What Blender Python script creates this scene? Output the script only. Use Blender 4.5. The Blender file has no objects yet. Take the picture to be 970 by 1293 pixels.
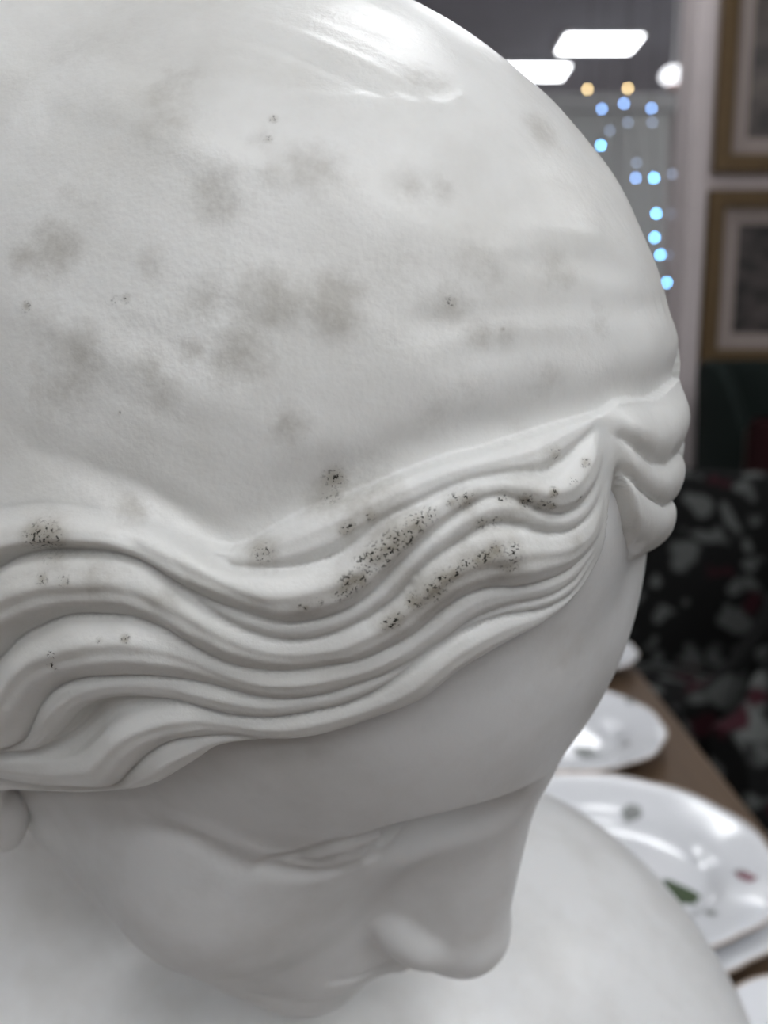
import bpy, math, random
import numpy as np
from mathutils import Vector, Matrix

S = bpy.context.scene
COL = S.collection
PI = math.pi

# ------------------------------------------------------------------ camera
W_PX, H_PX, F_PX = 970.0, 1293.0, 1150.0
PITCH = math.radians(10.0)
CAM = np.array([0.0, 0.0, 1.20])
RIGHT = np.array([1.0, 0, 0])
FWD = np.array([0, math.cos(PITCH), -math.sin(PITCH)])
DOWN = -np.array([0, math.sin(PITCH), math.cos(PITCH)])
cd = bpy.data.cameras.new('camera')
cam = bpy.data.objects.new('camera', cd); COL.objects.link(cam)
cam.location = CAM; cam.rotation_euler = (PI / 2 - PITCH, 0, 0)
cd.sensor_fit = 'HORIZONTAL'; cd.sensor_width = 36.0
cd.lens = F_PX * 36.0 / W_PX
cd.clip_start = 0.01; cd.clip_end = 60
cd.dof.use_dof = True; cd.dof.focus_distance = 0.150
cd.dof.aperture_fstop = cd.lens / 2.15
S.camera = cam

# ------------------------------------------------------------------ world, exposure
wd = bpy.data.worlds.new('world'); S.world = wd; wd.use_nodes = True
bg = wd.node_tree.nodes['Background']
bg.inputs[0].default_value = (0.86, 0.92, 1.0, 1); bg.inputs[1].default_value = 0.0      # closed room: all light comes from its ceiling panels and lamps
S.view_settings.view_transform = 'Standard'
S.view_settings.look = 'None'
S.view_settings.gamma = 1.0
S.view_settings.use_curve_mapping = False
S.view_settings.exposure = -0.18
PANEL_E = 11.0

CEIL = 3.2
TABLE = 0.77

# ------------------------------------------------------------------ generic helpers
def cam_w(c):
    """camera coordinates (x right, y down, z forward; metres) -> world"""
    c = np.asarray(c, float)
    return CAM + c[..., 0:1] * RIGHT + c[..., 1:2] * DOWN + c[..., 2:3] * FWD

def ray(px, py):
    return ((px - W_PX / 2) / F_PX) * RIGHT + ((py - H_PX / 2) / F_PX) * DOWN + FWD

def on_plane(px, py, z):
    d = ray(px, py); return CAM + d * ((z - CAM[2]) / d[2])

def at_y(px, py, y):
    d = ray(px, py); return CAM + d * ((y - CAM[1]) / d[1])

MATS = {}
def nodes_of(m):
    m.use_nodes = True
    nt = m.node_tree
    return nt, nt.nodes, nt.links, nt.nodes['Principled BSDF']

def mat(name, col, rough=0.6, metal=0.0, noise=None, bump=0.0, scale=20.0, emit=None, spec=0.5, coat=0.0):
    """plain procedural material: two-tone noise colour + optional bump"""
    if name in MATS: return MATS[name]
    m = bpy.data.materials.new(name)
    nt, N, L, P = nodes_of(m)
    P.inputs['Roughness'].default_value = rough
    P.inputs['Metallic'].default_value = metal
    P.inputs['Specular IOR Level'].default_value = spec
    P.inputs['Coat Weight'].default_value = coat
    c = (*col, 1)
    tc = N.new('ShaderNodeTexCoord')
    nz = N.new('ShaderNodeTexNoise'); nz.inputs['Scale'].default_value = scale; nz.inputs['Detail'].default_value = 5
    L.new(tc.outputs['Object'], nz.inputs['Vector'])
    mx = N.new('ShaderNodeMix'); mx.data_type = 'RGBA'
    mx.inputs[6].default_value = c
    k = noise if noise is not None else tuple(v * 0.88 for v in col)
    mx.inputs[7].default_value = (*k, 1)
    L.new(nz.outputs['Fac'], mx.inputs[0]); L.new(mx.outputs[2], P.inputs['Base Color'])
    if bump:
        b = N.new('ShaderNodeBump'); b.inputs['Strength'].default_value = bump; b.inputs['Distance'].default_value = 0.002
        L.new(nz.outputs['Fac'], b.inputs['Height']); L.new(b.outputs['Normal'], P.inputs['Normal'])
    if emit:
        P.inputs['Emission Color'].default_value = (*emit[0], 1); P.inputs['Emission Strength'].default_value = emit[1]
    MATS[name] = m
    return m

def new_obj(name, me, parent=None, loc=None):
    o = bpy.data.objects.new(name, me); COL.objects.link(o)
    if parent: o.parent = parent
    if loc is not None: o.location = loc
    return o

def tag(o, label, cat, group=None):
    o['label'] = label; o['category'] = cat
    if group: o['group'] = group
    return o

def empty(name, loc, rz=0.0):
    o = bpy.data.objects.new(name, None); COL.objects.link(o)
    o.location = loc; o.rotation_euler = (0, 0, rz); o.empty_display_size = 0.05
    return o

class MB:
    """collects simple shapes into one mesh"""
    def __init__(s): s.v = []; s.f = []
    def add(s, v, f):
        o = len(s.v); s.v += [tuple(map(float, a)) for a in v]; s.f += [tuple(i + o for i in q) for q in f]; return s
    def box(s, lo, hi, b=0.0):
        x0, y0, z0 = lo; x1, y1, z1 = hi
        if b <= 0:
            v = [(x, y, z) for z in (z0, z1) for y in (y0, y1) for x in (x0, x1)]
            return s.add(v, [(0, 2, 3, 1), (4, 5, 7, 6), (0, 1, 5, 4), (2, 6, 7, 3), (0, 4, 6, 2), (1, 3, 7, 5)])
        v = []; rings = []
        def ring(z, i):
            pts = [(x0 + i + b, y0 + i), (x1 - i - b, y0 + i), (x1 - i, y0 + i + b), (x1 - i, y1 - i - b),
                   (x1 - i - b, y1 - i), (x0 + i + b, y1 - i), (x0 + i, y1 - i - b), (x0 + i, y0 + i + b)]
            return [(a, c, z) for a, c in pts]
        for z, i in ((z0, b), (z0 + b, 0), (z1 - b, 0), (z1, b)): v += ring(z, i)
        f = [tuple(range(7, -1, -1)), tuple(range(24, 32))]
        for k in range(3):
            for j in range(8): f.append((k * 8 + j, k * 8 + (j + 1) % 8, k * 8 + 8 + (j + 1) % 8, k * 8 + 8 + j))
        return s.add(v, f)
    def lathe(s, prof, n=48, c=(0, 0, 0), sx=1.0, sy=1.0, wav=0.0, nw=0):
        v = []; f = []
        for r, z in prof:
            for j in range(n):
                a = 2 * PI * j / n
                k = 1 + (wav * abs(math.sin(nw * a / 2)) if nw else 0) * (r / max(p[0] for p in prof)) ** 4
                v.append((c[0] + r * k * sx * math.cos(a), c[1] + r * k * sy * math.sin(a), c[2] + z))
        m = len(prof)
        for i in range(m - 1):
            for j in range(n): f.append((i * n + j, i * n + (j + 1) % n, (i + 1) * n + (j + 1) % n, (i + 1) * n + j))
        f.append(tuple(range(n - 1, -1, -1))); f.append(tuple((m - 1) * n + j for j in range(n)))
        return s.add(v, f)
    def tube(s, pts, r, n=8):
        pts = [np.asarray(p, float) for p in pts]; v = []; f = []
        rs = r if hasattr(r, '__len__') else [r] * len(pts)
        for i, p in enumerate(pts):
            t = pts[min(i + 1, len(pts) - 1)] - pts[max(i - 1, 0)]; t /= np.linalg.norm(t) + 1e-12
            a = np.cross(t, (0, 0, 1)) if abs(t[2]) < .9 else np.cross(t, (1, 0, 0)); a /= np.linalg.norm(a); b = np.cross(t, a)
            for j in range(n):
                q = p + rs[i] * (math.cos(2 * PI * j / n) * a + math.sin(2 * PI * j / n) * b); v.append(q)
        for i in range(len(pts) - 1):
            for j in range(n): f.append((i * n + j, (i + 1) * n + j, (i + 1) * n + (j + 1) % n, i * n + (j + 1) % n))
        f.append(tuple(range(n))); f.append(tuple((len(pts) - 1) * n + j for j in range(n - 1, -1, -1)))
        return s.add(v, f)
    def build(s, name, m, parent=None, smooth=False, loc=None):
        me = bpy.data.meshes.new(name); me.from_pydata(s.v, [], s.f); me.update()
        if smooth:
            me.polygons.foreach_set('use_smooth', [True] * len(me.polygons))
            me.set_sharp_from_angle(angle=math.radians(40))
        me.materials.append(m)
        return new_obj(name, me, parent, loc)

def np_mesh(name, v, f, m, smooth=True):
    me = bpy.data.meshes.new(name)
    k = f.shape[1]
    me.vertices.add(len(v)); me.vertices.foreach_set('co', np.ascontiguousarray(v, np.float32).ravel())
    me.loops.add(f.size); me.loops.foreach_set('vertex_index', np.ascontiguousarray(f, np.int32).ravel())
    me.polygons.add(len(f)); me.polygons.foreach_set('loop_start', np.arange(0, f.size, k, dtype=np.int32))
    me.update(calc_edges=True)
    me.polygons.foreach_set('use_smooth', np.ones(len(f), bool)) if smooth else None
    me.materials.append(m)
    return me

# ------------------------------------------------------------------ implicit-surface tools (units: millimetres)
def smin(a, b, k):
    h = np.clip(0.5 + 0.5 * (b - a) / k, 0, 1)
    return b * (1 - h) + a * h - k * h * (1 - h)
def smax(a, b, k): return -smin(-a, -b, k)
def ell(p, c, r, M=None):
    q = p - np.asarray(c, float)
    if M is not None: q = q @ M
    r = np.asarray(r, float)
    k0 = np.linalg.norm(q / r, axis=1); k1 = np.linalg.norm(q / (r * r), axis=1)
    return k0 * (k0 - 1) / np.maximum(k1, 1e-9)
def cone(p, a, b, ra, rb):
    a = np.asarray(a, float); b = np.asarray(b, float); d = b - a
    t = np.clip(((p - a) @ d) / (d @ d), 0, 1)
    return np.linalg.norm(p - a - t[:, None] * d, axis=1) - (ra + (rb - ra) * t)

def grad(f, p, e=0.15):
    g = np.empty_like(p)
    for i in range(3):
        d = np.zeros(3); d[i] = e
        g[:, i] = (f(p + d) - f(p - d)) / (2 * e)
    return g

def surface_nets(f, lo, hi, h, safety=1.8):
    lo = np.asarray(lo, float); nb = np.ceil((np.asarray(hi, float) - lo) / (4 * h)).astype(int)
    n = nb * 4
    bi = np.stack(np.meshgrid(*[np.arange(k) for k in nb], indexing='ij'), -1).reshape(-1, 3)
    dc = f(lo + (bi * 4 + 1.5) * h)
    act = np.abs(dc) < 4 * h * safety
    F = np.empty(n, np.float32)
    F[:] = np.repeat(np.repeat(np.repeat(dc.reshape(nb), 4, 0), 4, 1), 4, 2)
    off = np.stack(np.meshgrid(*[np.arange(4)] * 3, indexing='ij'), -1).reshape(-1, 3)
    idx = (bi[act][:, None, :] * 4 + off[None]).reshape(-1, 3)
    for s in range(0, len(idx), 400000):
        q = idx[s:s + 400000]; F[q[:, 0], q[:, 1], q[:, 2]] = f(lo + q * h)
    neg = F < 0
    cs = np.zeros(n - 1, np.int8)
    corners = [(i, j, k) for i in (0, 1) for j in (0, 1) for k in (0, 1)]
    sl = lambda c: tuple(slice(c[a], n[a] - 1 + c[a]) for a in range(3))
    for c in corners: cs += neg[sl(c)]
    cell = np.argwhere((cs > 0) & (cs < 8))
    vid = np.full(n - 1, -1, np.int32); vid[tuple(cell.T)] = np.arange(len(cell))
    acc = np.zeros((len(cell), 3)); cnt = np.zeros(len(cell))
    for c in corners:
        for a in range(3):
            if c[a]: continue
            c2 = list(c); c2[a] = 1
            A = F[tuple((cell + c).T)]; B = F[tuple((cell + c2).T)]
            m = (A < 0) != (B < 0)
            t = np.where(m, A / np.where(m, A - B, 1), 0)
            pt = np.asarray(c, float)[None].repeat(len(cell), 0); pt[:, a] += t
            acc[m] += pt[m]; cnt[m] += 1
    v = lo + (cell + acc / cnt[:, None]) * h
    quads = []
    for a in range(3):
        b, c = (a + 1) % 3, (a + 2) % 3
        s0 = [slice(0, n[i]) for i in range(3)]; s1 = list(s0)
        s0[a] = slice(0, n[a] - 1); s1[a] = slice(1, n[a])
        e = np.argwhere(neg[tuple(s0)] != neg[tuple(s1)])
        e = e[(e[:, b] > 0) & (e[:, c] > 0) & (e[:, b] < n[b] - 1) & (e[:, c] < n[c] - 1)]
        eb = np.zeros(3, int); eb[b] = 1; ec = np.zeros(3, int); ec[c] = 1
        q = np.stack([vid[tuple((e - eb - ec).T)], vid[tuple((e - ec).T)], vid[tuple(e.T)], vid[tuple((e - eb).T)]], 1)
        fl = ~neg[tuple(e.T)]
        q[fl] = q[fl][:, ::-1]
        quads.append(q)
    q = np.concatenate(quads); q = q[(q >= 0).all(1)]
    for _ in range(2):
        g = grad(f, v); d = f(v); gg = np.maximum((g * g).sum(1), 0.05)
        st = np.clip(d / gg, -0.6 * h, 0.6 * h)
        v = v - g * st[:, None]
    return v, q

def catmull(x, xs, ys):
    """monotone-ish cubic through table points"""
    xs = np.asarray(xs, float); ys = np.asarray(ys, float)
    d = np.diff(ys) / np.diff(xs)
    m = np.r_[d[0], (d[:-1] + d[1:]) / 2, d[-1]]
    i = np.clip(np.searchsorted(xs, x) - 1, 0, len(xs) - 2)
    hh = xs[i + 1] - xs[i]; t = np.clip((x - xs[i]) / hh, 0, 1)
    return ((2 * t**3 - 3 * t**2 + 1) * ys[i] + (t**3 - 2 * t**2 + t) * hh * m[i]
            + (-2 * t**3 + 3 * t**2) * ys[i + 1] + (t**3 - t**2) * hh * m[i + 1])

# ------------------------------------------------------------------ head pose (head mm: x = proper right side, y = face forward, z = crown)
HR = np.array([[-0.5759, 0.7669, 0.2833], [0.3361, 0.538, -0.773], [-0.7452, -0.35, -0.5676]])
_u, _s, _v = np.linalg.svd(HR); HR = _u @ _v
HT = np.array([-47.6, 17.9, 251.1])
HC = -HR.T @ HT                                   # camera position in head space
def head_cam(p): return p @ HR.T + HT
def head_world(p): return cam_w(head_cam(p) / 1000.0)
def head_px(p):
    c = head_cam(p); return np.stack([W_PX / 2 + F_PX * c[:, 0] / c[:, 2], H_PX / 2 + F_PX * c[:, 1] / c[:, 2]], 1)
def px_dir(u, v):
    d = np.stack([(np.asarray(u, float) - W_PX / 2) / F_PX, (np.asarray(v, float) - H_PX / 2) / F_PX, np.ones(np.shape(u))], -1)
    d = d @ HR
    return d / np.linalg.norm(d, axis=-1, keepdims=True)

# ------------------------------------------------------------------ face
ZT = [-124, -116, -109, -100, -90, -80, -70, -55, -40, -25, -5, 15, 35, 55, 75, 90, 105, 115, 121]
YC = [54, 50, 45, 37, 29, 21, 14, 8, 4, 2, 0, 0, 0, 0, 0, 0, 0, 0, 0]
WX = [4, 16, 26, 35, 42, 48, 52.5, 58, 62, 65, 67, 69, 70.5, 70, 67, 60, 47, 32, 6]
YF = [60, 76, 83, 86, 85, 87, 89.5, 90.5, 90, 91, 96, 102, 104, 101.5, 94, 84.5, 70, 48, 8]
YB = [44, 22, 0, -15, -30, -46, -60, -76, -88, -95, -100, -102, -102, -99, -92, -82, -64, -44, -8]
def face_base(p):
    x = np.abs(p[:, 0]); y = p[:, 1]; z = np.clip(p[:, 2], ZT[0], ZT[-1])
    yc = catmull(z, ZT, YC); w = np.maximum(catmull(z, ZT, WX), 1)
    a = np.where(y > yc, catmull(z, ZT, YF) - yc, yc - catmull(z, ZT, YB)); a = np.maximum(a, 1)
    n = 2.12 + 0.2 * np.clip((p[:, 2] - 5) / 25, 0, 1)
    rho = ((x / w) ** n + (np.abs(y - yc) / a) ** n) ** (1 / n)
    q = np.hypot(x, y - yc)
    d = np.where(rho > 0.05, q * (1 - 1 / np.maximum(rho, 0.05)), -np.minimum(w, a))
    dz = np.maximum(p[:, 2] - 121, -124 - p[:, 2])
    return smax(d * 0.85, dz, 6)

FOLD = None
def face_sdf(P):
    p = P.copy(); p[:, 0] = np.abs(p[:, 0]); x, y, z = p.T
    d = face_base(p)
    d = smin(d, ell(p, (40, 52, -32), (24, 25, 27)), 18)                       # cheek
    d = smin(d, ell(p, (0, 77, -70), (27, 17, 21)), 12)                        # muzzle
    d = smin(d, ell(p, (0, 73, -100), (19, 15, 12)), 12)                       # chin
    # orbit
    d = smax(d, -ell(p, (28.5, 98.5, 12.0), (25, 17.5, 14.5)), 6)
    # nose
    n = cone(p, (0, 92.5, 13), (0, 103, -43), 10, 12.3)
    n = smin(n, cone(p, (0, 82, 6), (0, 92, -41), 12, 17), 10)
    n = smin(n, ell(p, (0, 106.3, -44.5), (11, 10.8, 9.3)), 6)
    d = smin(d, n, 8)
    d = smin(d, ell(p, (12.6, 96.0, -42.3), (8.0, 11.5, 7.8)), 2.8)              # wing of the nostril
    # eye
    ec = (29.0, 68.0, 11.0)
    eb = ell(p, ec, (16.2, 15.4, 15.4))
    tl = 0.16 * (30 - x); zu = ec[2] + 3.8 + tl - 0.030 * (x - 28) ** 2; zl = ec[2] - 7.8 + tl + 0.022 * (x - 31) ** 2
    up = smax(ell(p, ec, (19.6, 18.6, 18.6)), zu - z, 1.0)
    lo = smax(ell(p, ec, (19.2, 18.6, 18.6)), np.maximum(z - zl, zl - 4.5 - z), 1.0)
    d = smin(d, eb, 0.6); d = smin(d, up, 1.8); d = smin(d, lo, 2.0)
    if FOLD is not None:                                                        # fold at the outer end of the lids
        rr = np.full(len(p), 1e9); ss = np.zeros(len(p))
        for c_ in FOLD:
            v_ = p - c_; r2 = (v_ * v_).sum(1); m_ = r2 < rr; rr[m_] = r2[m_]; ss[m_] = -(v_[m_] @ HR[1])
        d = d - 1.7 * (ss / 3.6) * np.exp(-(ss / 3.6) ** 2) * np.exp(-rr / 70.0)
        near = np.flatnonzero(((p - np.array([30, 78, 2])) ** 2).sum(1) < 32 ** 2)
        for c3, A_, w_ in LIDS:
            r2 = np.full(len(near), 1e9)
            for c_ in c3: r2 = np.minimum(r2, ((p[near] - c_) ** 2).sum(1))
            d[near] += A_ * np.exp(-r2 / w_ ** 2)
    # lips
    ul = cone(p, (0, 94, -62), (21, 84.5, -65), 4.8, 1.6)
    ll = cone(p, (0, 93, -72.5), (18, 84, -68), 6.8, 2.8)
    d = smin(d, ul, 3.0); d = smin(d, ll, 3.0)
    d = smax(d, -cone(p, (0, 101, -66.5), (24, 86.5, -66), 1.1, 0.7), 2.2)
    # neck
    d = smin(d, cone(p, (0, -38, -50), (0, -60, -190), 34, 38), 14)
    d = smin(d, ell(P, (10, 66, 84), (16, 26, 24)), 14)                         # forehead under the parting
    return d

# ------------------------------------------------------------------ hair surface
TILT = 0.747
E1M = np.array([[1, 0, 0], [0, math.cos(TILT), -math.sin(TILT)], [0, math.sin(TILT), math.cos(TILT)]])
def hair_base(p):
    d = ell(p, (0, -8.26, 41.8), (82.3, 114.4, 98.8), E1M)
    d = smin(d, ell(p, (0, -26, 30), (85, 100, 100)), 14)
    d = smin(d, ell(p, (10, -52, 66), (70, 70, 72)), 12)
    return d

# groove lines between the carved locks, read from the photograph, top to bottom
GT = [(-150, 700), (-60, 655), (0, 640), (60, 632), (120, 640), (200, 664), (300, 690), (380, 650), (430, 632), (480, 612), (530, 592), (580, 576), (620, 566), (660, 552), (717, 534), (759, 521), (775, 512), (800, 490)]
GA = [(-150, 702), (-60, 657), (0, 641), (60, 633), (120, 641), (170, 652), (200, 665), (220, 673), (247, 687), (274, 703), (300, 714), (341, 716), (381, 712), (421, 700), (443, 687), (467, 669), (494, 650), (529, 634), (561, 618), (600, 604), (644, 597), (689, 593), (708, 580), (720, 569), (740, 550), (765, 530), (785, 510)]
GB = [(-150, 790), (-60, 745), (0, 716), (27, 702), (67, 694), (107, 694), (147, 697), (188, 711), (225, 735), (260, 752), (300, 768), (340, 780), (367, 784), (408, 778), (440, 766), (470, 745), (500, 715), (530, 685), (560, 660), (590, 640), (615, 628), (634, 625), (666, 638), (690, 648), (710, 647), (730, 637), (746, 617), (759, 592), (768, 560), (785, 530)]
G1 = [(-150, 792), (-60, 747), (0, 718), (27, 704), (67, 696), (107, 696), (147, 699), (188, 713), (225, 738), (255, 759), (287, 781), (314, 794), (349, 805), (386, 806), (421, 798), (448, 786), (477, 770), (507, 746), (526, 722), (550, 701), (574, 685), (593, 673), (622, 660), (650, 662), (690, 672), (720, 668), (742, 650), (758, 625), (768, 590), (785, 550)]
G2 = [(-150, 930), (-60, 880), (0, 833), (32, 801), (62, 785), (94, 774), (134, 773), (174, 777), (214, 793), (247, 813), (274, 828), (300, 838), (341, 845), (381, 844), (421, 838), (440, 835), (480, 821), (520, 800), (550, 776), (582, 752), (614, 740), (657, 738), (692, 729), (717, 718), (740, 697), (759, 672), (770, 640), (778, 600), (790, 560)]
G2B = [(-150, 990), (-60, 960), (0, 945), (32, 932), (46, 905), (56, 885), (72, 868), (91, 858), (115, 852), (150, 850), (188, 850), (228, 854), (247, 857), (274, 864), (314, 875), (354, 880), (408, 875), (448, 863), (477, 853), (520, 832), (560, 806), (600, 778), (640, 764), (690, 752), (720, 735), (745, 705), (763, 675), (774, 640), (781, 605), (791, 570)]
G3 = [(-150, 1000), (-60, 970), (0, 950), (50, 943), (80, 923), (99, 900), (121, 884), (150, 878), (188, 878), (228, 883), (257, 891), (300, 901), (349, 903), (394, 896), (434, 887), (477, 869), (503, 851), (544, 820), (596, 789), (632, 776), (689, 766), (720, 748), (750, 707), (766, 675), (776, 640), (783, 607), (792, 575)]
G3B = [(-150, 1003), (-60, 974), (0, 954), (40, 955), (85, 950), (108, 941), (125, 926), (140, 911), (160, 899), (190, 890), (228, 886), (257, 893), (300, 903), (349, 905), (394, 898), (434, 889), (477, 871), (503, 853), (544, 822), (596, 791), (632, 778), (689, 768), (720, 750), (751, 709), (767, 677), (777, 641), (784, 608), (793, 577)]
G4 = [(-150, 1030), (-60, 1005), (0, 979), (21, 984), (54, 989), (99, 990), (150, 986), (166, 970), (188, 949), (214, 934), (257, 927), (300, 927), (333, 931), (381, 930), (421, 922), (448, 913), (477, 902), (529, 882), (580, 844), (647, 806), (689, 785), (730, 749), (759, 704), (773, 658), (780, 625), (787, 595), (795, 575)]
HL = [(-150, 1040), (-60, 1012), (0, 997), (54, 999), (121, 1000), (161, 996), (201, 985), (228, 971), (257, 954), (274, 943), (327, 936), (381, 934), (421, 926), (448, 918), (477, 907), (529, 887), (580, 849), (647, 810), (689, 789), (730, 753), (761, 707), (775, 660), (782, 625), (789, 598), (797, 578)]
E1 = np.array([0.8, -0.6]); E2 = np.array([0.6, 0.8])
def dense(pts, n=400):
    pts = np.asarray(pts, float); s = np.r_[0, np.cumsum(np.linalg.norm(np.diff(pts, axis=0), axis=1))]
    t = np.linspace(0, s[-1], n)
    return np.stack([catmull(t, s, pts[:, 0]), catmull(t, s, pts[:, 1])], 1)
PG = np.linspace(-900, 400, 1301)
LINES = []
for c in (GT, GA, GB, G1, G2, G2B, G3, G3B, G4, HL):
    q = dense(c); a = q @ E1; b = q @ E2
    o = np.argsort(a); f = np.interp(PG, a[o], b[o])
    k = np.exp(-0.5 * (np.arange(-12, 13) / 4.0) ** 2); k /= k.sum()
    f = np.convolve(np.pad(f, 12, mode='edge'), k, 'valid')
    if LINES: f = np.maximum(f, LINES[-1] + 0.5)
    LINES.append(f)
LINES = np.array(LINES)
#          lock heights (mm) of the band that starts at each line, the last before the hairline
LH = np.array([2.6, 4.2, 3.0, 4.6, 4.2, 2.6, -3.2, 4.2, 3.0])
LK = np.array([.30, .36, .40, .36, .36, .40, .5, .40, .45])
CHISEL = [([(370, 127), (440, 128), (500, 133), (560, 138), (580, 130)], .5, 1.3), ([(540, 408), (620, 400), (700, 392), (780, 392), (835, 386)], -.7, 2.6),
          ([(560, 455), (640, 440), (720, 436), (800, 430)], -.4, 2.5), ([(450, 470), (540, 455), (620, 420), (700, 410)], .4, 3.0),
          ([(640, 290), (690, 285), (750, 300)], .5, 2.0), ([(650, 335), (720, 330), (790, 345)], -.5, 2.2), ([(620, 235), (680, 225), (740, 240)], -.4, 2.2),
          ([(20, 150), (60, 110), (120, 70)], .5, 2.0), ([(280, 620), (340, 610), (400, 590)], -.4, 3.0)]
PART_X = 19.0
BAND_LIFT = 4.0
FAR_LINES = [[(760, 520), (775, 512), (800, 509), (830, 503), (850, 492), (870, 470), (900, 440)],
             [(760, 545), (785, 556), (805, 572), (825, 588), (845, 590), (862, 574), (880, 548), (900, 520)],
             [(760, 580), (775, 592), (790, 602), (804, 616), (823, 630), (842, 641), (856, 632), (880, 606), (900, 585)],
             [(768, 520), (782, 570), (792, 640), (797, 680), (805, 699), (820, 708), (845, 700), (870, 668), (900, 630)]]

def vnoise(p, seed=0):
    """cheap smooth value noise"""
    def h(i):
        n = (i[:, 0] * 73856093) ^ (i[:, 1] * 19349663) ^ (i[:, 2] * 83492791) ^ (seed * 2654435)
        n = (n ^ (n >> 13)) * 1274126177 & 0x7fffffff
        return ((n ^ (n >> 16)) & 0xffff) / 65535.0
    i = np.floor(p).astype(np.int64); f = p - i; f = f * f * (3 - 2 * f); r = 0
    for c in [(a, b, d) for a in (0, 1) for b in (0, 1) for d in (0, 1)]:
        w = np.prod([f[:, k] if c[k] else 1 - f[:, k] for k in range(3)], axis=0)
        r = r + w * h(i + np.array(c))
    return r

def sstep(a, b, x):
    t = np.clip((x - a) / (b - a), 0, 1); return t * t * (3 - 2 * t)

def build_hair(N=330):
    # cube-sphere of directions, one face towards the viewer side
    c0 = np.array([0, -4.0, 44.0])
    zf = HC - c0; zf /= np.linalg.norm(zf); xf = np.cross(zf, (0, 0, 1)); xf /= np.linalg.norm(xf); yf = np.cross(zf, xf)
    g = np.tan(np.linspace(-PI / 4, PI / 4, N + 1)); A, B = np.meshgrid(g, g, indexing='ij')
    verts = []; faces = []; off = 0
    for (fa, fb, fc) in ((zf, xf, yf), (xf, yf, zf), (-xf, zf, yf), (yf, zf, xf), (-yf, xf, zf), (-zf, yf, xf)):
        d = fa + A[..., None] * fb + B[..., None] * fc
        verts.append(d.reshape(-1, 3))
        ii = np.arange(N)[:, None] * (N + 1) + np.arange(N)[None]
        q = np.stack([ii, ii + N + 1, ii + N + 2, ii + 1], -1).reshape(-1, 4) + off
        if np.dot(np.cross(fb, fc), fa) < 0: q = q[:, ::-1]
        faces.append(q); off += (N + 1) ** 2
    d = np.concatenate(verts); d /= np.linalg.norm(d, axis=1)[:, None]; q = np.concatenate(faces)
    key = np.round(d * 20000).astype(np.int64); key = key[:, 0] * 10**10 + key[:, 1] * 10**5 + key[:, 2]
    _, first, inv = np.unique(key, return_index=True, return_inverse=True)
    d = d[first]; q = inv.ravel()[q]
    # radius by iteration along each direction
    r = np.full(len(d), 95.0)
    for _ in range(7): r -= hair_base(c0 + d * r[:, None])
    p = c0 + d * r[:, None]
    n = grad(hair_base, p); n /= np.linalg.norm(n, axis=1)[:, None]
    # far half of the head: its own, broader set of waves about the parting
    far = p[:, 0] < PART_X
    mmpx = np.linalg.norm(head_cam(p), axis=1) / F_PX          # mm per pixel
    view = HC - p; view /= np.linalg.norm(view, axis=1)[:, None]
    facing = (n * view).sum(1)
    lift = np.zeros(len(p)); nl = 0.5 + 0.5 * sstep(0, 20, p[:, 0] - PART_X)
    sl = np.gradient(LINES, PG, axis=1)
    for it in range(3):
        pm = p + n * lift[:, None]
        hid = far & (facing < -0.15)
        pm[far, 0] = 2 * PART_X - pm[far, 0]
        px = head_px(pm); a = px @ E1; b = px @ E2
        L = np.stack([np.interp(a, PG, f) for f in LINES], 0)
        cs = np.stack([1 / np.sqrt(1 + np.interp(a, PG, t_) ** 2) for t_ in sl], 0)
        lift = np.where(far, 0.6, BAND_LIFT * nl) * sstep(-90, 50, b - L[1])
    lift = np.where(far, 2.0 - 1.4 * sstep(0, 15, PART_X - p[:, 0]), BAND_LIFT * nl) * sstep(-90, 50, b - L[1])
    upx = head_px(p + n * 1.5)
    FL = np.stack([np.interp(upx[:, 0], *zip(*c)) for c in FAR_LINES], 0)
    vf = upx[:, 1]
    hgt = np.zeros(len(p)); band = np.zeros(len(p), int)
    def locks(ids, LHs, LKs, msk, fz):
        for j in range(len(ids) - 1):
            i0, i1 = ids[j], ids[j + 1]
            wd_ = L[i1] - L[i0]; t = (b - L[i0]) / np.maximum(wd_, 1e-6)
            m = (t >= 0) & (t < 1) & msk
            wmm = wd_ * 0.5 * (cs[i0] + cs[i1]) * mmpx
            hm = np.sign(LHs[j]) * np.minimum(abs(LHs[j]), LKs[j] * wmm) * sstep(0, 5, np.abs(p[:, 0] - PART_X))
            tt = np.clip(t, 0, 1) ** 0.85
            prof = np.sin(PI * tt) ** 0.62
            if i0 < 2:
                w_ = 1 - sstep(-300, -190, a); prof = prof * (1 - w_) + w_ * np.sin(PI * np.clip(t, 0, 1) ** 1.5) ** 1.2
            fine = fz * np.sin(2 * PI * (2.9 * t + 0.5 * vnoise(p / 14.0, 3 + j))) * np.sin(PI * np.clip(t, 0, 1))
            hgt[m] = (hm * (prof + fine))[m]; band[m] = i0 + 1
    locks(list(range(10)), LH, LK, ~far, 0.05)
    vis = far & (facing > -0.15)
    locks([0, 3, 4, 9], [1.5, 2.0, 2.0], [.5, .5, .5], far & ~vis, 0.03)
    for j in range(3):
        t = (vf - FL[j]) / np.maximum(FL[j + 1] - FL[j], 1)
        m = vis & (t >= 0) & (t < 1)
        amp = np.array([1.9, 1.7, 1.9])[j] * sstep(0, 7, PART_X - p[:, 0])
        hgt[m] = (amp * np.sin(PI * np.clip(t, 0, 1) ** (1.2 if j == 0 else 0.85)) ** (1.2 if j == 0 else 0.7))[m]; band[m] = j + 1
    band[vis & (vf < FL[0])] = 0
    # crown settles softly into the first groove
    up = (L[0] - b) * cs[0] * mmpx
    wf = sstep(0, 14, PART_X - p[:, 0])
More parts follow.
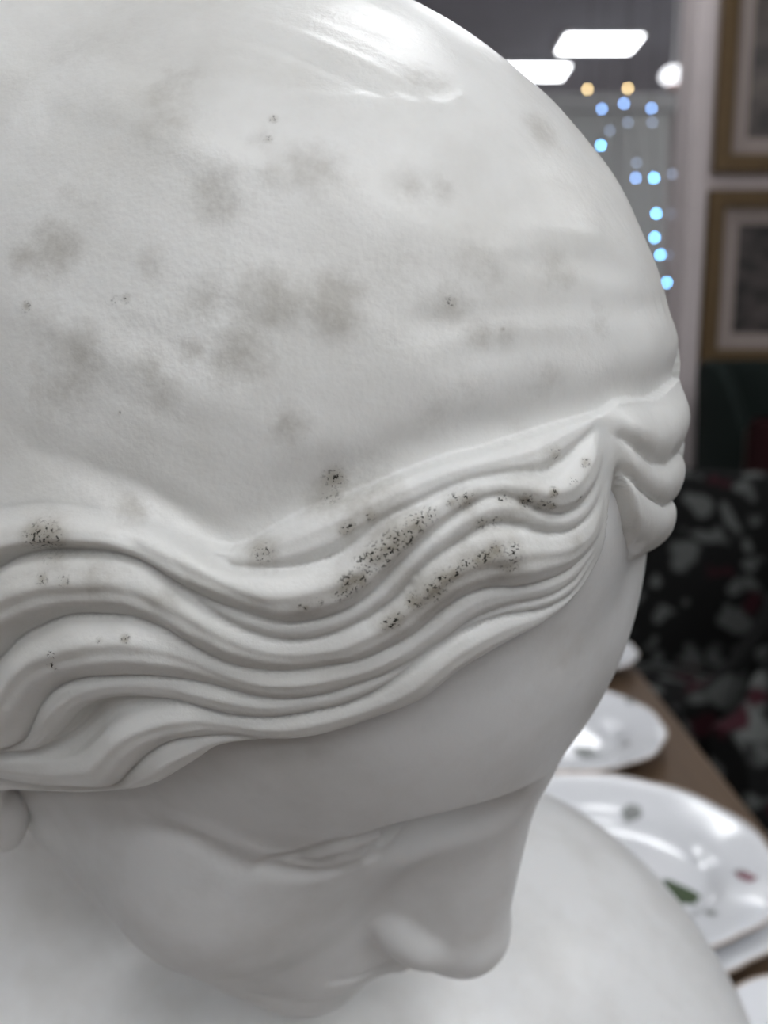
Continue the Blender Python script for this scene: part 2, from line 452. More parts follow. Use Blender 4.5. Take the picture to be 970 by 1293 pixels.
    up = np.where(vis, up * (1 - wf) + wf * (FL[0] - vf) * mmpx, up)
    crown = up > 0
    fade = sstep(-420, -60, a)
    hgt[crown] = (0.9 - (0.9 + 1.4 * sstep(-300, 0, a)) * np.exp(-(up / 6.0) ** 2))[crown]
    # combed ripples of the crown
    u1 = p @ (np.array([0.55, -0.15, 0.82])); u2 = p @ np.array([0.8, 0.35, -0.45])
    rip = vnoise(np.stack([p[:, 0] / 30, p[:, 1] / 26, p[:, 2] / 5.5], 1), 11) - 0.5
    rip2 = vnoise(np.stack([p[:, 0] / 9, p[:, 1] / 9, p[:, 2] / 2.2], 1), 12) - 0.5
    hgt += np.where(crown, 1.0 * rip * np.clip(up / 12, 0, 1) + 0.12 * rip2, 0.10 * rip2)
    hgt += 0.3 * (vnoise(p / 11.0, 5) - 0.5)
    # combed strands near the top of the head and a few chisel marks
    es = 0.97 * HR[0] + 0.24 * HR[1]; eu = np.cross(n, es); eu /= np.linalg.norm(eu, axis=1)[:, None]
    cr = (p * eu).sum(1)
    st = vnoise(np.stack([p @ es / 16, cr / 1.5, p @ HR[2] / 60], 1), 21) - 0.5
    pv = head_px(p)[:, 1]
    msk = (1 - sstep(40, 260, pv)) * sstep(.35, .6, vnoise(p / 22.0, 31)) + 0.25 * sstep(.5, .75, vnoise(p / 16.0, 32))
    hgt += np.where(crown, 0.55 * st * msk, 0)
    for pts, amp, wd_ in CHISEL:
        c_ = dense(pts, 40); c3 = trace(hair_base, c_[:, 0], c_[:, 1])
        near = np.flatnonzero(np.abs(p - c3.mean(0)).max(1) < 60)
        dd = np.full(len(near), 1e9)
        for q_ in c3: dd = np.minimum(dd, ((p[near] - q_) ** 2).sum(1))
        hgt[near] += 0.5 * amp * np.exp(-dd / wd_ ** 2)
    # hairline lip
    s = (L[-1] - b) * cs[-1] * mmpx
    ws = sstep(0, 6, PART_X - p[:, 0])
    s = np.where(vis, s * (1 - ws) + ws * (FL[3] - vf) * 0.6 * mmpx, s)
    s = s + 2.0
    hgt += lift
    k = 1 - np.clip(s / np.where(vis, 7.0, 3.2), 0, 1)
    hgt -= np.where(vis, 7.0, 11.0) * (1 - np.sqrt(np.maximum(0, 1 - k * k)))
    hgt = np.where(s < 0, hgt - 4, hgt)
    band[(s < 2.0)] = np.where(far, 3, 9)[s < 2.0]
    v = p + n * hgt[:, None]
    keep = (s > -2.5) & (p[:, 2] > -75)
    fk = keep[q].all(1)
    q = q[fk]
    fb_ = np.median(band[q], axis=1).astype(int)
    return v, q, fb_, p, far

# ------------------------------------------------------------------ marble materials
def marble(name, base, stain_on, bump=0.25, rough=0.38):
    m = bpy.data.materials.new(name)
    nt, N, L, P = nodes_of(m)
    P.inputs['Roughness'].default_value = rough
    P.inputs['Specular IOR Level'].default_value = 0.5
    P.inputs['Subsurface Weight'].default_value = 0.25
    P.inputs['Subsurface Radius'].default_value = (1.0, 0.9, 0.8)
    P.inputs['Subsurface Scale'].default_value = 0.004
    tc = N.new('ShaderNodeTexCoord')
    def noise(scale, det=4, rgh=.55):
        z = N.new('ShaderNodeTexNoise'); z.inputs['Scale'].default_value = scale; z.inputs['Detail'].default_value = det
        z.inputs['Roughness'].default_value = rgh; L.new(tc.outputs['Object'], z.inputs['Vector']); return z
    def ramp(src, a, b):
        r = N.new('ShaderNodeMapRange'); r.inputs[1].default_value = a; r.inputs[2].default_value = b
        L.new(src, r.inputs[0]); return r.outputs[0]
    def mix(fac, A, B):
        x = N.new('ShaderNodeMix'); x.data_type = 'RGBA'
        L.new(fac, x.inputs[0])
        for s, v in ((6, A), (7, B)):
            if isinstance(v, tuple): x.inputs[s].default_value = (*v, 1)
            else: L.new(v, x.inputs[s])
        return x.outputs[2]
    def mul(a, b):
        x = N.new('ShaderNodeMath'); x.operation = 'MULTIPLY'
        for i, v in enumerate((a, b)):
            if isinstance(v, (int, float)): x.inputs[i].default_value = v
            else: L.new(v, x.inputs[i])
        return x.outputs[0]
    col = mix(ramp(noise(30, 6, .62).outputs['Fac'], .42, .72), base, tuple(c * k for c, k in zip(base, (.86, .85, .83))))
    if stain_on:
        at1 = N.new('ShaderNodeAttribute'); at1.attribute_name = 'haze'
        at2 = N.new('ShaderNodeAttribute'); at2.attribute_name = 'dirt'
        def add(a, b):
            x = N.new('ShaderNodeMath'); x.operation = 'ADD'
            for i, v in enumerate((a, b)):
                if isinstance(v, (int, float)): x.inputs[i].default_value = v
                else: L.new(v, x.inputs[i])
            return x.outputs[0]
        w1 = add(at1.outputs['Fac'], mul(add(noise(95, 7, .72).outputs['Fac'], -.5), 2.8))
        f1 = mul(mul(ramp(w1, .12, 1.0), ramp(at1.outputs['Fac'], .03, .45)), .58)
        col = mix(f1, col, (.37, .345, .295))
        f3 = mul(mul(ramp(at2.outputs['Fac'], .05, .8), ramp(noise(240, 4).outputs['Fac'], .35, .6)), .75)
        col = mix(f3, col, (.30, .265, .20))
        n2 = ramp(noise(1900, 3, .6).outputs['Fac'], .555, .60)
        f2 = mul(ramp(at2.outputs['Fac'], .12, .6), n2)
        col = mix(f2, col, (.018, .017, .012))
    else:
        f1 = mul(ramp(noise(35, 4).outputs['Fac'], .66, .76), 0.25)
        col = mix(f1, col, (.42, .37, .31))
    L.new(col, P.inputs['Base Color'])
    if bump:
        hsum = N.new('ShaderNodeMath'); hsum.operation = 'ADD'
        L.new(noise(900, 3).outputs['Fac'], hsum.inputs[0]); L.new(mul(noise(160, 3).outputs['Fac'], 1.0), hsum.inputs[1])
        spk = mul(ramp(noise(38, 3).outputs['Fac'], .54, .70), 1.8)
        hs2 = N.new('ShaderNodeMath'); hs2.operation = 'ADD'; L.new(hsum.outputs[0], hs2.inputs[0]); L.new(mul(spk, noise(620, 2).outputs['Fac']), hs2.inputs[1]); hsum = hs2
        b = N.new('ShaderNodeBump'); b.inputs['Strength'].default_value = bump; b.inputs['Distance'].default_value = 0.0006
        L.new(hsum.outputs[0], b.inputs['Height']); L.new(b.outputs['Normal'], P.inputs['Normal'])
    return m

M_HAIR = marble('marble_hair', (.80, .795, .765), True, .17, .34)
M_SKIN = marble('marble_skin', (.80, .80, .79), False, .06, .42)
M_BODY = marble('marble_body', (.80, .80, .79), False, .05, .33)

def trace(f, u, v_):
    d = px_dir(u, v_); t = np.full(len(d), np.linalg.norm(HC) - 175.0)
    for _ in range(60): t += 0.9 * f(HC + d * t[:, None])
    return HC + d * t[:, None]
# ------------------------------------------------------------------ the bust
BASE = np.array([0.02, 0.46, TABLE])
bust = empty('marble_bust', BASE)
tag(bust, 'white marble bust of a woman with bowed head and wavy stained hair', 'bust')

_l = dense([(325, 1088), (290, 1072), (245, 1050), (215, 1040)], 24)
_f = trace(face_sdf, _l[:, 0], _l[:, 1]); LIDS = []
for c_, A_, w_ in (([(345, 1085), (375, 1081), (420, 1068), (460, 1056), (500, 1043)], 2.6, 1.4),
                   ([(372, 1091), (405, 1088), (440, 1079), (478, 1063)], 1.5, 1.0),
                   ([(335, 1095), (365, 1103), (400, 1105), (435, 1098), (470, 1082)], 1.7, 1.8)):
    _l = dense(c_, 36); LIDS.append((trace(face_sdf, _l[:, 0], _l[:, 1]), A_, w_))
FOLD = _f
v, q = surface_nets(face_sdf, (-84, -112, -165), (84, 128, 126), 0.85)
head = new_obj('head', np_mesh('head', head_world(v) - BASE, q, M_SKIN), bust)
head['label'] = 'smooth grey-white marble face with lowered eyelids'

def ear_sdf(P):
    d = ell(P, (66, 2, -42), (6, 10, 13))
    d = smin(d, ell(P, (70, -8, -20), (7, 17, 26)), 6)
    d = smax(d, -ell(P, (78, -6, -22), (7, 9, 15)), 4)
    return d
v, q = surface_nets(ear_sdf, (50, -40, -66), (90, 24, 12), 1.2)
ear = new_obj('ear', np_mesh('ear', head_world(v) - BASE, q, M_SKIN), head)

# stains, given as photo spots (u, v, radius px, strength) laid on the carved surface
HAZE = [(345, 375, 34, .8), (425, 380, 34, .8), (270, 240, 28, .8), (325, 175, 16, .5), (60, 310, 34, .7), (28, 322, 18, .8), (95, 245, 26, .5), (300, 445, 42, .7),
        (85, 440, 46, .6), (60, 490, 40, .6), (240, 445, 16, .8), (210, 105, 30, .6), (215, 145, 30, .5), (255, 385, 26, .7), (180, 468, 20, .6), (205, 495, 26, .5),
        (400, 210, 34, .6), (330, 215, 26, .5), (570, 382, 24, .7), (600, 330, 40, .4), (690, 160, 24, .6), (545, 100, 30, .5), (528, 240, 26, .5), (560, 235, 22, .5),
        (370, 540, 26, .5), (170, 640, 18, .8), (415, 635, 26, .9), (470, 640, 40, .8), (330, 697, 22, 1.), (440, 668, 14, .8), (620, 345, 30, .5), (710, 345, 30, .5),
        (760, 405, 26, .5), (610, 420, 18, .6), (100, 60, 40, .3), (190, 330, 26, .4), (640, 425, 16, .5), (500, 330, 36, .35), (690, 480, 26, .4), (600, 490, 26, .4), (540, 530, 26, .4),
        (120, 735, 26, .6), (210, 757, 16, .6), (60, 690, 26, 1.), (385, 775, 22, .6), (480, 700, 40, .8), (520, 670, 34, .8), (440, 745, 28, .8), (590, 632, 22, .7), (630, 700, 46, .8), (550, 750, 40, .9), (600, 715, 34, .8), (665, 640, 36, .7), (700, 580, 18, .6), (650, 690, 22, .7), (495, 790, 26, .7), (735, 690, 14, .5), (645, 555, 26, .4)]
DIRT = [(52, 688, 24, 1.), (60, 684, 16, 1.), (45, 694, 12, .8), (60, 832, 5, 1.), (62, 845, 6, 1.), (158, 803, 6, 1.), (122, 804, 4, .8), (50, 730, 8, .7), (75, 730, 8, .8), (330, 698, 13, .8), (440, 668, 8, .9), (433, 672, 8, .7), (420, 608, 16, .7), (415, 632, 14, .5), (468, 648, 8, .7),
        (430, 752, 13, 1.), (443, 742, 14, 1.), (455, 735, 14, 1.), (470, 715, 17, 1.), (485, 705, 18, 1.), (500, 692, 17, 1.), (513, 680, 15, 1.), (530, 665, 14, 1.), (545, 652, 12, .9), (575, 632, 9, .8), (592, 629, 12, 1.), (400, 765, 6, .9), (388, 772, 4, .9), (380, 770, 3, .8),
        (492, 792, 8, 1.), (500, 785, 8, .9), (528, 765, 12, .9), (545, 752, 14, .9), (562, 735, 12, .9), (570, 731, 10, 1.), (588, 712, 8, .9), (605, 705, 9, 1.), (618, 700, 9, 1.), (632, 694, 9, 1.), (655, 692, 12, .8), (648, 722, 7, 1.), (646, 714, 14, .7), (612, 664, 9, .9), (630, 661, 8, .9), (640, 625, 10, .8), (665, 635, 10, 1.), (684, 643, 10, 1.), (695, 645, 9, .9), (706, 578, 8, .9), (703, 619, 7, 1.), (725, 603, 6, .8), (742, 580, 7, .7), (736, 632, 5, .7),
        (30, 392, 6, .9), (155, 380, 6, .7), (140, 382, 5, .7), (337, 174, 5, .7), (345, 145, 6, .6), (572, 384, 8, .6), (585, 421, 3, .8), (614, 425, 3, .8), (640, 415, 3, .8), (148, 526, 3, .7), (495, 792, 7, .9)]
def spots(P, lst):
    """stain weight per vertex: each spot sits on the vertex of the carved surface that the photo spot shows"""
    a = np.array(lst, float); px = head_px(P); dep = head_cam(P)[:, 2]
    out = np.zeros(len(P))
    for k in range(len(a)):
        m = (np.abs(px[:, 0] - a[k, 0]) < 5) & (np.abs(px[:, 1] - a[k, 1]) < 5)
        if not m.any(): continue
        i = np.flatnonzero(m); c = P[i[np.argmin(dep[i])]]
        rr = a[k, 2] * np.linalg.norm(head_cam(c[None])) / F_PX
        m = np.abs(P - c).max(1) < rr * 2.2
        out[m] = np.maximum(out[m], a[k, 3] * np.exp(-((P[m] - c) ** 2).sum(1) / rr ** 2 * 1.1))
    return out

hv, hq, hband, hp, hfar = build_hair()
haze = spots(hv, [(u, w, r * 1.45, k) for u, w, r, k in HAZE]); dirt = spots(hv, DIRT)
full = np_mesh('hair_all', head_world(hv), hq, M_HAIR)
vn = np.empty(len(hv) * 3, np.float32)
full.vertex_normals.foreach_get('vector', vn); vn = vn.reshape(-1, 3)
bpy.data.meshes.remove(full)
def hair_part(name, faces, parent):
    ids, inv = np.unique(faces, return_inverse=True)
    me = np_mesh(name, head_world(hv[ids]) - BASE, inv.reshape(-1, 4), M_HAIR)
    for nm, arr in (('haze', haze), ('dirt', dirt)):
        at = me.attributes.new(nm, 'FLOAT', 'POINT'); at.data.foreach_set('value', arr[ids].astype(np.float32))
    me.normals_split_custom_set_from_vertices(vn[ids])
    return new_obj(name, me, parent)
side = np.median(hfar[hq], axis=1) > 0.5
hair = hair_part('hair', hq[hband == 0], bust)
hair['label'] = 'combed marble crown hair with brownish stains'
for sd in (False, True):
    for bnd in range(1, 10):
        fs = hq[(hband == bnd) & (side == sd)]
        if len(fs) > 60: hair_part('hair_lock', fs, hair)

# torso, in camera millimetres
NECK0, NECK1 = head_cam(np.array([[0, -42, -60.0], [0, -60, -190.0]]))
def torso_sdf(P):
    d = ell(P, (5, 268, 392), (158, 158, 150))
    d = smin(d, ell(P, (-185, 285, 380), (150, 135, 140)), 60)
    d = smin(d, cone(P, NECK0, NECK1, 36, 52), 70)
    return d
def torso_cut(P):
    d = torso_sdf(P)
    drop = P[:, 1] * math.cos(PITCH) + P[:, 2] * math.sin(PITCH)
    return smax(d, drop - (CAM[2] - TABLE) * 1000, 4)
v, q = surface_nets(torso_cut, (-350, 90, 200), (190, 460, 560), 4.0)
torso = new_obj('shoulders', np_mesh('shoulders', cam_w(v / 1000) - BASE, q, M_BODY), bust)

# ------------------------------------------------------------------ room
def struct(o): o['kind'] = 'structure'; return o
M_CEIL = mat('ceiling_paint', (.78, .81, .90), .9, scale=3)
M_WALL = mat('wall_paint', (.70, .615, .60), .85, scale=4)
M_WALL2 = mat('wall_paint_low_bounce', (.34, .33, .32), .85, scale=4)  # darker paint given to the unseen walls to cut their bounced light
M_FLOOR = mat('carpet', (.17, .155, .15), .95, scale=60, bump=.3)
X0, X1, Y0, Y1 = -4.0, 3.4, -4.0, 8.0
struct(MB().box((X0, Y0, -.1), (X1, Y1, 0)).build('floor', M_FLOOR))
struct(MB().box((X0, Y0, CEIL), (X1, Y1, CEIL + .1)).build('ceiling', M_CEIL))
struct(MB().box((X0, Y1, 0), (X1, Y1 + .1, CEIL)).build('wall_back', M_WALL))
struct(MB().box((X1, Y0, 0), (X1 + .1, Y1, CEIL)).build('wall_right', M_WALL2))
struct(MB().box((X0 - .1, Y0, 0), (X0, Y1, CEIL)).build('wall_left', M_WALL2))
fr = MB().box((X0, Y0 - .1, 0), (X1, Y0, CEIL))
struct(fr.build('wall_front', M_WALL2))

M_PANEL = mat('panel_glow', (.9, .9, .9), .5, emit=((.95, .97, 1.0), PANEL_E))
M_TRIM = mat('panel_trim', (.8, .8, .8), .5)
def panel(cx, cy, sx, sy, label, suffix=''):
    t = empty('ceiling_light_panel' + suffix, (cx, cy, CEIL))
    tag(t, label, 'ceiling light', 'square ceiling light panels')
    MB().box((-sx / 2 - .02, -sy / 2 - .02, -.02), (sx / 2 + .02, sy / 2 + .02, 0)).build('frame', M_TRIM, t)
    MB().box((-sx / 2, -sy / 2, -.028), (sx / 2, sy / 2, -.0205)).build('diffuser' + suffix, M_PANEL, t)
p1 = on_plane(757, 51, CEIL); p2 = on_plane(672, 87, CEIL)
panel(p1[0], p1[1], .48, .34, 'glowing white ceiling panel seen whole above the round dome lamp')
panel(p2[0], p2[1], .48, .32, 'glowing white ceiling panel partly hidden behind the marble head')
for (x, y) in ((.40, .95), (2.4, .6), (-.6, -.9), (.7, -.9), (2.0, -.9), (-.6, -2.1), (.7, -2.1), (2.0, -2.1), (-1.9, -3.3), (-.6, -3.3), (.7, -3.3), (2.0, -3.3), (.7, 3.1), (-1.6, 3.1), (2.9, 5.8), (-1.2, 4.4), (2.6, 4.5)):
    panel(x, y, .6, .6, 'glowing white ceiling panel among those above the table and chairs', '_offscreen')

# partition with the framed pictures
WY = 3.6
wl = at_y(872, 250, WY)[0]
struct(MB().box((wl, WY, 0), (X1, WY + .16, CEIL)).build('wall_partition', M_WALL))
M_TRIMW = mat('white_trim', (.72, .64, .63), .6)
struct(MB().box((wl - .015, WY - .025, 0), (wl + .055, WY + .185, CEIL), .006).build('trim_1', M_TRIMW))

M_GOLD = mat('gilt', (.17, .105, .042), .5, metal=.35, noise=(.10, .062, .028), scale=40, bump=.2)
M_MAT = mat('picture_mount', (.42, .35, .32), .9)
def art_mat(name, c1, c2, sc):
    m = bpy.data.materials.new(name); nt, N, L, P = nodes_of(m)
    tc = N.new('ShaderNodeTexCoord'); mp = N.new('ShaderNodeMapping'); mp.inputs['Scale'].default_value = (1, 1, 2.2)
    L.new(tc.outputs['Object'], mp.inputs[0])
    nz = N.new('ShaderNodeTexNoise'); nz.inputs['Scale'].default_value = sc; nz.inputs['Detail'].default_value = 8
    L.new(mp.outputs[0], nz.inputs['Vector'])
    r = N.new('ShaderNodeValToRGB'); r.color_ramp.elements[0].position = .38; r.color_ramp.elements[1].position = .68
    r.color_ramp.elements[0].color = (*c1, 1); r.color_ramp.elements[1].color = (*c2, 1)
    L.new(nz.outputs['Fac'], r.inputs[0]); L.new(r.outputs[0], P.inputs['Base Color'])
    P.inputs['Roughness'].default_value = .35
    return m
def picture(px0, py0, py1, width, label, art):
    a = at_y(px0, (py0 + py1) / 2, WY); zt = at_y(px0, py0, WY)[2]; zb = at_y(px0, py1, WY)[2]
    h = zt - zb
    t = empty('framed_picture', (a[0] + width / 2, WY, zb))
    tag(t, label, 'picture')
    b = .058; mt = .066
    def ringbox(i, o, y0, y1, nm, m):
        w2 = width / 2
        mb = MB()
        mb.box((-w2 + o, y0, o), (-w2 + i, y1, h - o), .002); mb.box((w2 - i, y0, o), (w2 - o, y1, h - o), .002)
        mb.box((-w2 + i, y0, o), (w2 - i, y1, i), .002); mb.box((-w2 + i, y0, h - i), (w2 - i, y1, h - o), .002)
        return mb.build(nm, m, t)
    f = ringbox(b, 0, -.035, -.001, 'frame', M_GOLD)
    ringbox(b + .012, b - .002, -.022, -.002, 'inner_frame', mat('gilt_inner', (.26, .20, .15), .5, metal=.3))
    ringbox(b + mt, b, -.012, -.004, 'mount', M_MAT)
    MB().box((-width / 2 + b + mt - .004, -.008, b + mt - .004), (width / 2 - b - mt + .004, -.003, h - b - mt + .004)).build('print', art, t)
picture(909, -160, 219, .8, 'gilt-framed picture with pale mount hanging above another gilt frame', art_mat('art_upper', (.035, .028, .028), (.16, .13, .11), 6))
picture(887, 241, 462, .8, 'gilt-framed dark print hanging just above the green chair', art_mat('art_lower', (.018, .016, .016), (.11, .09, .085), 9))

# glazed screen far behind, with hanging light strings in front
GY = 5.6
M_FRAME = mat('screen_frame', (.6, .61, .6), .5)
M_GLASS = mat('screen_glass', (.62, .64, .62), .3, spec=.4)
gx0 = at_y(640, 200, GY)[0]; gx1 = at_y(866, 200, GY)[0]; gz = at_y(800, 118, GY)[2]
scr = empty('glazed_screen', ((gx0 + gx1) / 2, GY, 0)); tag(scr, 'grey framed glass screen in the far room behind the light strings', 'screen')
w2 = (gx1 - gx0) / 2
fm = MB(); fm.box((-w2, -.03, 0), (-w2 + .07, .03, gz)); fm.box((w2 - .07, -.03, 0), (w2, .03, gz))
fm.box((-w2 + .07, -.03, gz - .1), (w2 - .07, .03, gz)); fm.box((-w2 + .07, -.03, 0), (w2 - .07, .03, .12)); fm.build('frame', M_FRAME, scr)
for k in range(3):
    xa = -w2 + .07 + k * (2 * w2 - .14) / 3; xb = xa + (2 * w2 - .14) / 3
    MB().box((xa + .004, -.008, .121), (xb - .034, .008, gz - .101)).build('pane', M_GLASS, scr)
    if k < 2: MB().box((xb - .03, -.02, .121), (xb, .02, gz - .101)).build('mullion', M_FRAME, scr)

LY = 4.6
M_CORD = mat('cord', (.05, .05, .055), .6)
def bulb_mat(nm, c, e): return mat(nm, (.8, .85, .9), .3, emit=(c, e))
B_HI = bulb_mat('bulb_bright_blue', (.16, .48, 1.0), 42)
B_MD = bulb_mat('bulb_blue', (.25, .48, 1.0), 20)
B_REFL = bulb_mat('bulb_dim_reflection', (.45, .60, .9), 4)  # weak glowing bulbs added in place of faint reflected lights
B_WM = bulb_mat('bulb_warm', (1.0, .72, .34), 17)
def light_string(pts, label, r=.0062):
    p0 = at_y(pts[0][0], pts[0][1], LY)
    top = np.array([p0[0], LY, CEIL])
    t = empty('light_string', top); tag(t, label, 'string lights', 'light strings hanging in the far room')
    P3 = [at_y(u, v_, LY) - top for u, v_, _ in pts]
    MB().tube([(0, 0, 0)] + [q + np.array([0, 0, .03]) for q in P3], .0012, 5).build('cord', M_CORD, t)
    for q, (u, v_, m) in zip(P3, pts):
        b = MB().lathe([(.0005, -r), (r * .7, -r * .75), (r, 0), (r * .7, r * .8), (r * .45, r * 1.3)], 10, tuple(q)).build('bulb', m, t, True)
        MB().lathe([(r * .5, r * 1.3), (r * .55, r * 1.4), (r * .5, .03), (.0015, .032)], 8, tuple(q)).build('socket', M_CORD, b)
light_string([(760, 138, B_MD), (770, 165, B_REFL), (759, 184, B_HI)], 'light string of three blue bulbs beside the marble crown')
light_string([(788, 131, B_MD), (793, 155, B_REFL), (804, 206, B_REFL), (803, 225, B_MD)], 'light string of four mostly pale blue bulbs')
light_string([(823, 137, B_MD), (824, 155, B_REFL), (826, 225, B_HI), (829, 270, B_HI), (827, 300, B_HI), (834, 322, B_HI), (842, 357, B_HI)], 'longest light string, its lower bulbs bright blue')
light_string([(849, 220, B_REFL), (848, 270, B_REFL), (845, 322, B_REFL)], 'light string of three dim bulbs standing in for reflections beside the white wall end')
light_string([(742, 113, B_WM)], 'single warm yellow bulb hanging beside the marble head', .0066)
light_string([(793, 112, B_WM)], 'single warm yellow bulb hanging beside the dome lamp', .0066)
# dome lamp
dp = at_y(851, 98, 4.3)
dl = empty('dome_lamp', (dp[0], dp[1], CEIL)); tag(dl, 'small white dome lamp hanging near the white wall end', 'lamp')
zz = dp[2] - CEIL
MB().tube([(0, 0, 0), (0, 0, zz + .06)], .006, 8).build('stem', M_TRIM, dl)
MB().lathe([(.012, .045), (.04, .038), (.058, .015), (.058, -.005), (.042, -.018), (.02, -.025)], 28, (0, 0, zz)).build('shade', mat('lamp_opal', (.9, .9, .9), .4, emit=((.93, .95, 1), 2.2)), dl, True)
MB().lathe([(.02, -.0255), (.030, -.032), (.03, -.05), (.012, -.06)], 20, (0, 0, zz)).build('finial', mat('lamp_finial', (.6, .45, .42), .4), dl, True)

# ------------------------------------------------------------------ table and plates
M_WOOD = bpy.data.materials.new('table_wood')
nt, N, L_, P_ = nodes_of(M_WOOD)
tc = N.new('ShaderNodeTexCoord'); mp = N.new('ShaderNodeMapping'); mp.inputs['Scale'].default_value = (14, 1.2, 14)
nz = N.new('ShaderNodeTexNoise'); nz.inputs['Scale'].default_value = 4; nz.inputs['Detail'].default_value = 8
L_.new(tc.outputs['Object'], mp.inputs[0]); L_.new(mp.outputs[0], nz.inputs['Vector'])
rp = N.new('ShaderNodeValToRGB'); rp.color_ramp.elements[0].color = (.085, .052, .030, 1); rp.color_ramp.elements[1].color = (.135, .088, .054, 1)
L_.new(nz.outputs['Fac'], rp.inputs[0]); L_.new(rp.outputs[0], P_.inputs['Base Color']); P_.inputs['Roughness'].default_value = .5

ea = on_plane(800, 845, TABLE); eb_ = on_plane(970, 1032, TABLE)
TX = (ea[0] + eb_[0]) / 2
tb = empty('dining_table', (TX - .5, .75, 0)); tag(tb, 'brown wooden table under the marble bust and white plates', 'table')
MB().box((-.5, -.85, TABLE - .035), (.5, .95, TABLE), .006).build('table_top', M_WOOD, tb)
ap = MB().box((-.42, -.77, TABLE - .12), (.42, -.745, TABLE - .0355)).box((-.42, .845, TABLE - .12), (.42, .87, TABLE - .0355))
ap.box((-.42, -.745, TABLE - .12), (-.395, .845, TABLE - .0355)).box((.395, -.745, TABLE - .12), (.42, .845, TABLE - .0355)).build('apron', M_WOOD, tb)
for sx in (-.43, .43):
    for sy in (-.78, .88):
        MB().lathe([(.02, 0), (.024, .05), (.02, .1), (.032, .45), (.035, .6), (.04, TABLE - .036)], 16, (sx, sy, 0)).build('leg', M_WOOD, tb, True)

M_CHINA = mat('china', (.80, .81, .83), .14, noise=(.78, .79, .81), coat=.4)
M_RIM = mat('gilt_rim', (.60, .50, .42), .3, metal=.4)
M_LEAF = mat('leaf_paint', (.045, .085, .022), .35, noise=(.03, .05, .02), scale=120)
M_LEAF2 = mat('leaf_paint_grey', (.20, .21, .19), .35, noise=(.35, .36, .36), scale=150)
M_ROSE = mat('flower_paint', (.22, .05, .09), .35, noise=(.35, .2, .22), scale=200)
def pz(r, R):
    t = r / R
    return .004 + (.0 if t < .55 else .010 * sstep(.55, .70, np.array(t)) + .012 * max(0, t - .66) / .34)
def plate(cx, cy, z0, R, label, decos=(), wavy=.02, group='white china plates on the table'):
    t = empty('plate', (cx, cy, z0)); tag(t, label, 'plate', group)
    top = [(R * k, float(pz(R * k, R))) for k in (.985, .93, .85, .78, .72, .68, .64, .60, .56, .4, .2, .005)]
    bot = [(.005, .0005), (R * .50, .0005), (R * .52, 0), (R * .55, 0), (R * .58, .003), (R * .7, .0085), (R * .9, float(pz(R * .9, R)) - .004), (R * .985, float(pz(R, R)) - .003)]
    MB().lathe(bot + [(R, float(pz(R, R)) - .0014)] + top, 72, wav=wavy, nw=12).build('dish', M_CHINA, t, True)
    rim = MB(); n = 72; pts = []
    for j in range(n + 1):
        a = 2 * PI * j / n; k = R * (1 + wavy * abs(math.sin(6 * a))); pts.append((k * math.cos(a), k * math.sin(a), float(pz(R, R)) - .0012))
    rim.tube(pts, .0011, 6).build('gilt_rim', M_RIM, t, True)
    for (ang, rr, sx, sy, rot, m, nm) in decos:
        # flat painted motif following the glaze: a leaf outline on the plate's own surface
        ca, sa = math.cos(ang), math.sin(ang); vs = []; fs = []
        K = 18
        for ring, s_ in enumerate((0.02, .5, 1.0)):
            for j in range(K):
                b = 2 * PI * j / K
                w = (1 - .25 * math.cos(2 * b)) * (1 + .12 * math.sin(5 * b + ang))
                lx, ly = s_ * sx * math.cos(b) * w, s_ * sy * math.sin(b) * w
                c_, s2 = math.cos(rot), math.sin(rot)
                x = rr * ca + c_ * lx - s2 * ly; y = rr * sa + s2 * lx + c_ * ly
                vs.append((x, y, float(pz(math.hypot(x, y), R)) + .0006))
        for ring in range(2):
            for j in range(K): fs.append((ring * K + j, (ring + 1) * K + j, (ring + 1) * K + (j + 1) % K, ring * K + (j + 1) % K))
        MB().add(vs, fs + [tuple(range(K - 1, -1, -1))]).build(nm, m, t)
    return t
c = on_plane(768, 1128, TABLE)
R1 = .128
def deco_at(cx, cy, z, u, v_, *rest):
    q = on_plane(u, v_, z); return (math.atan2(q[1] - cy, q[0] - cx), math.hypot(q[0] - cx, q[1] - cy)) + rest
plate(c[0], c[1], TABLE, R1 + .006, 'white china plate lying under the leaf-painted plate')
zt = TABLE + .0135
plate(c[0], c[1] + .004, zt, R1, 'white china plate painted with a green leaf, topmost of two', [
    deco_at(c[0], c[1], zt + .015, 858, 1115, .022, .010, 2.2, M_LEAF, 'painted_leaf'),
    deco_at(c[0], c[1], zt + .02, 945, 1110, .006, .007, .4, M_ROSE, 'painted_flower'),
    deco_at(c[0], c[1], zt + .02, 938, 1103, .005, .004, .9, M_LEAF2, 'painted_leaf'),
    deco_at(c[0], c[1], zt + .02, 800, 1020, .011, .006, .2, M_LEAF2, 'painted_leaf'),
    deco_at(c[0], c[1], zt + .015, 900, 1160, .005, .004, .2, M_LEAF2, 'painted_flower')])
c = on_plane(694, 937, TABLE)
plate(c[0], c[1], TABLE, .122, 'white china plate with grey leaves beside the table edge', [
    deco_at(c[0], c[1], TABLE + .015, 740, 938, .016, .011, .3, M_LEAF2, 'painted_leaf'),
    deco_at(c[0], c[1], TABLE + .018, 795, 893, .006, .005, .3, M_LEAF2, 'painted_flower'),
    deco_at(c[0], c[1], TABLE + .018, 790, 936, .006, .005, .3, M_LEAF2, 'painted_flower')])
c = on_plane(720, 850, TABLE)
plate(c[0], c[1] + .03, TABLE, .094, 'small white plate at the far end of the table')
c = on_plane(1096, 1420, TABLE)
plate(c[0], c[1], TABLE, .092, 'white plate of which only the rim shows, by the bust')

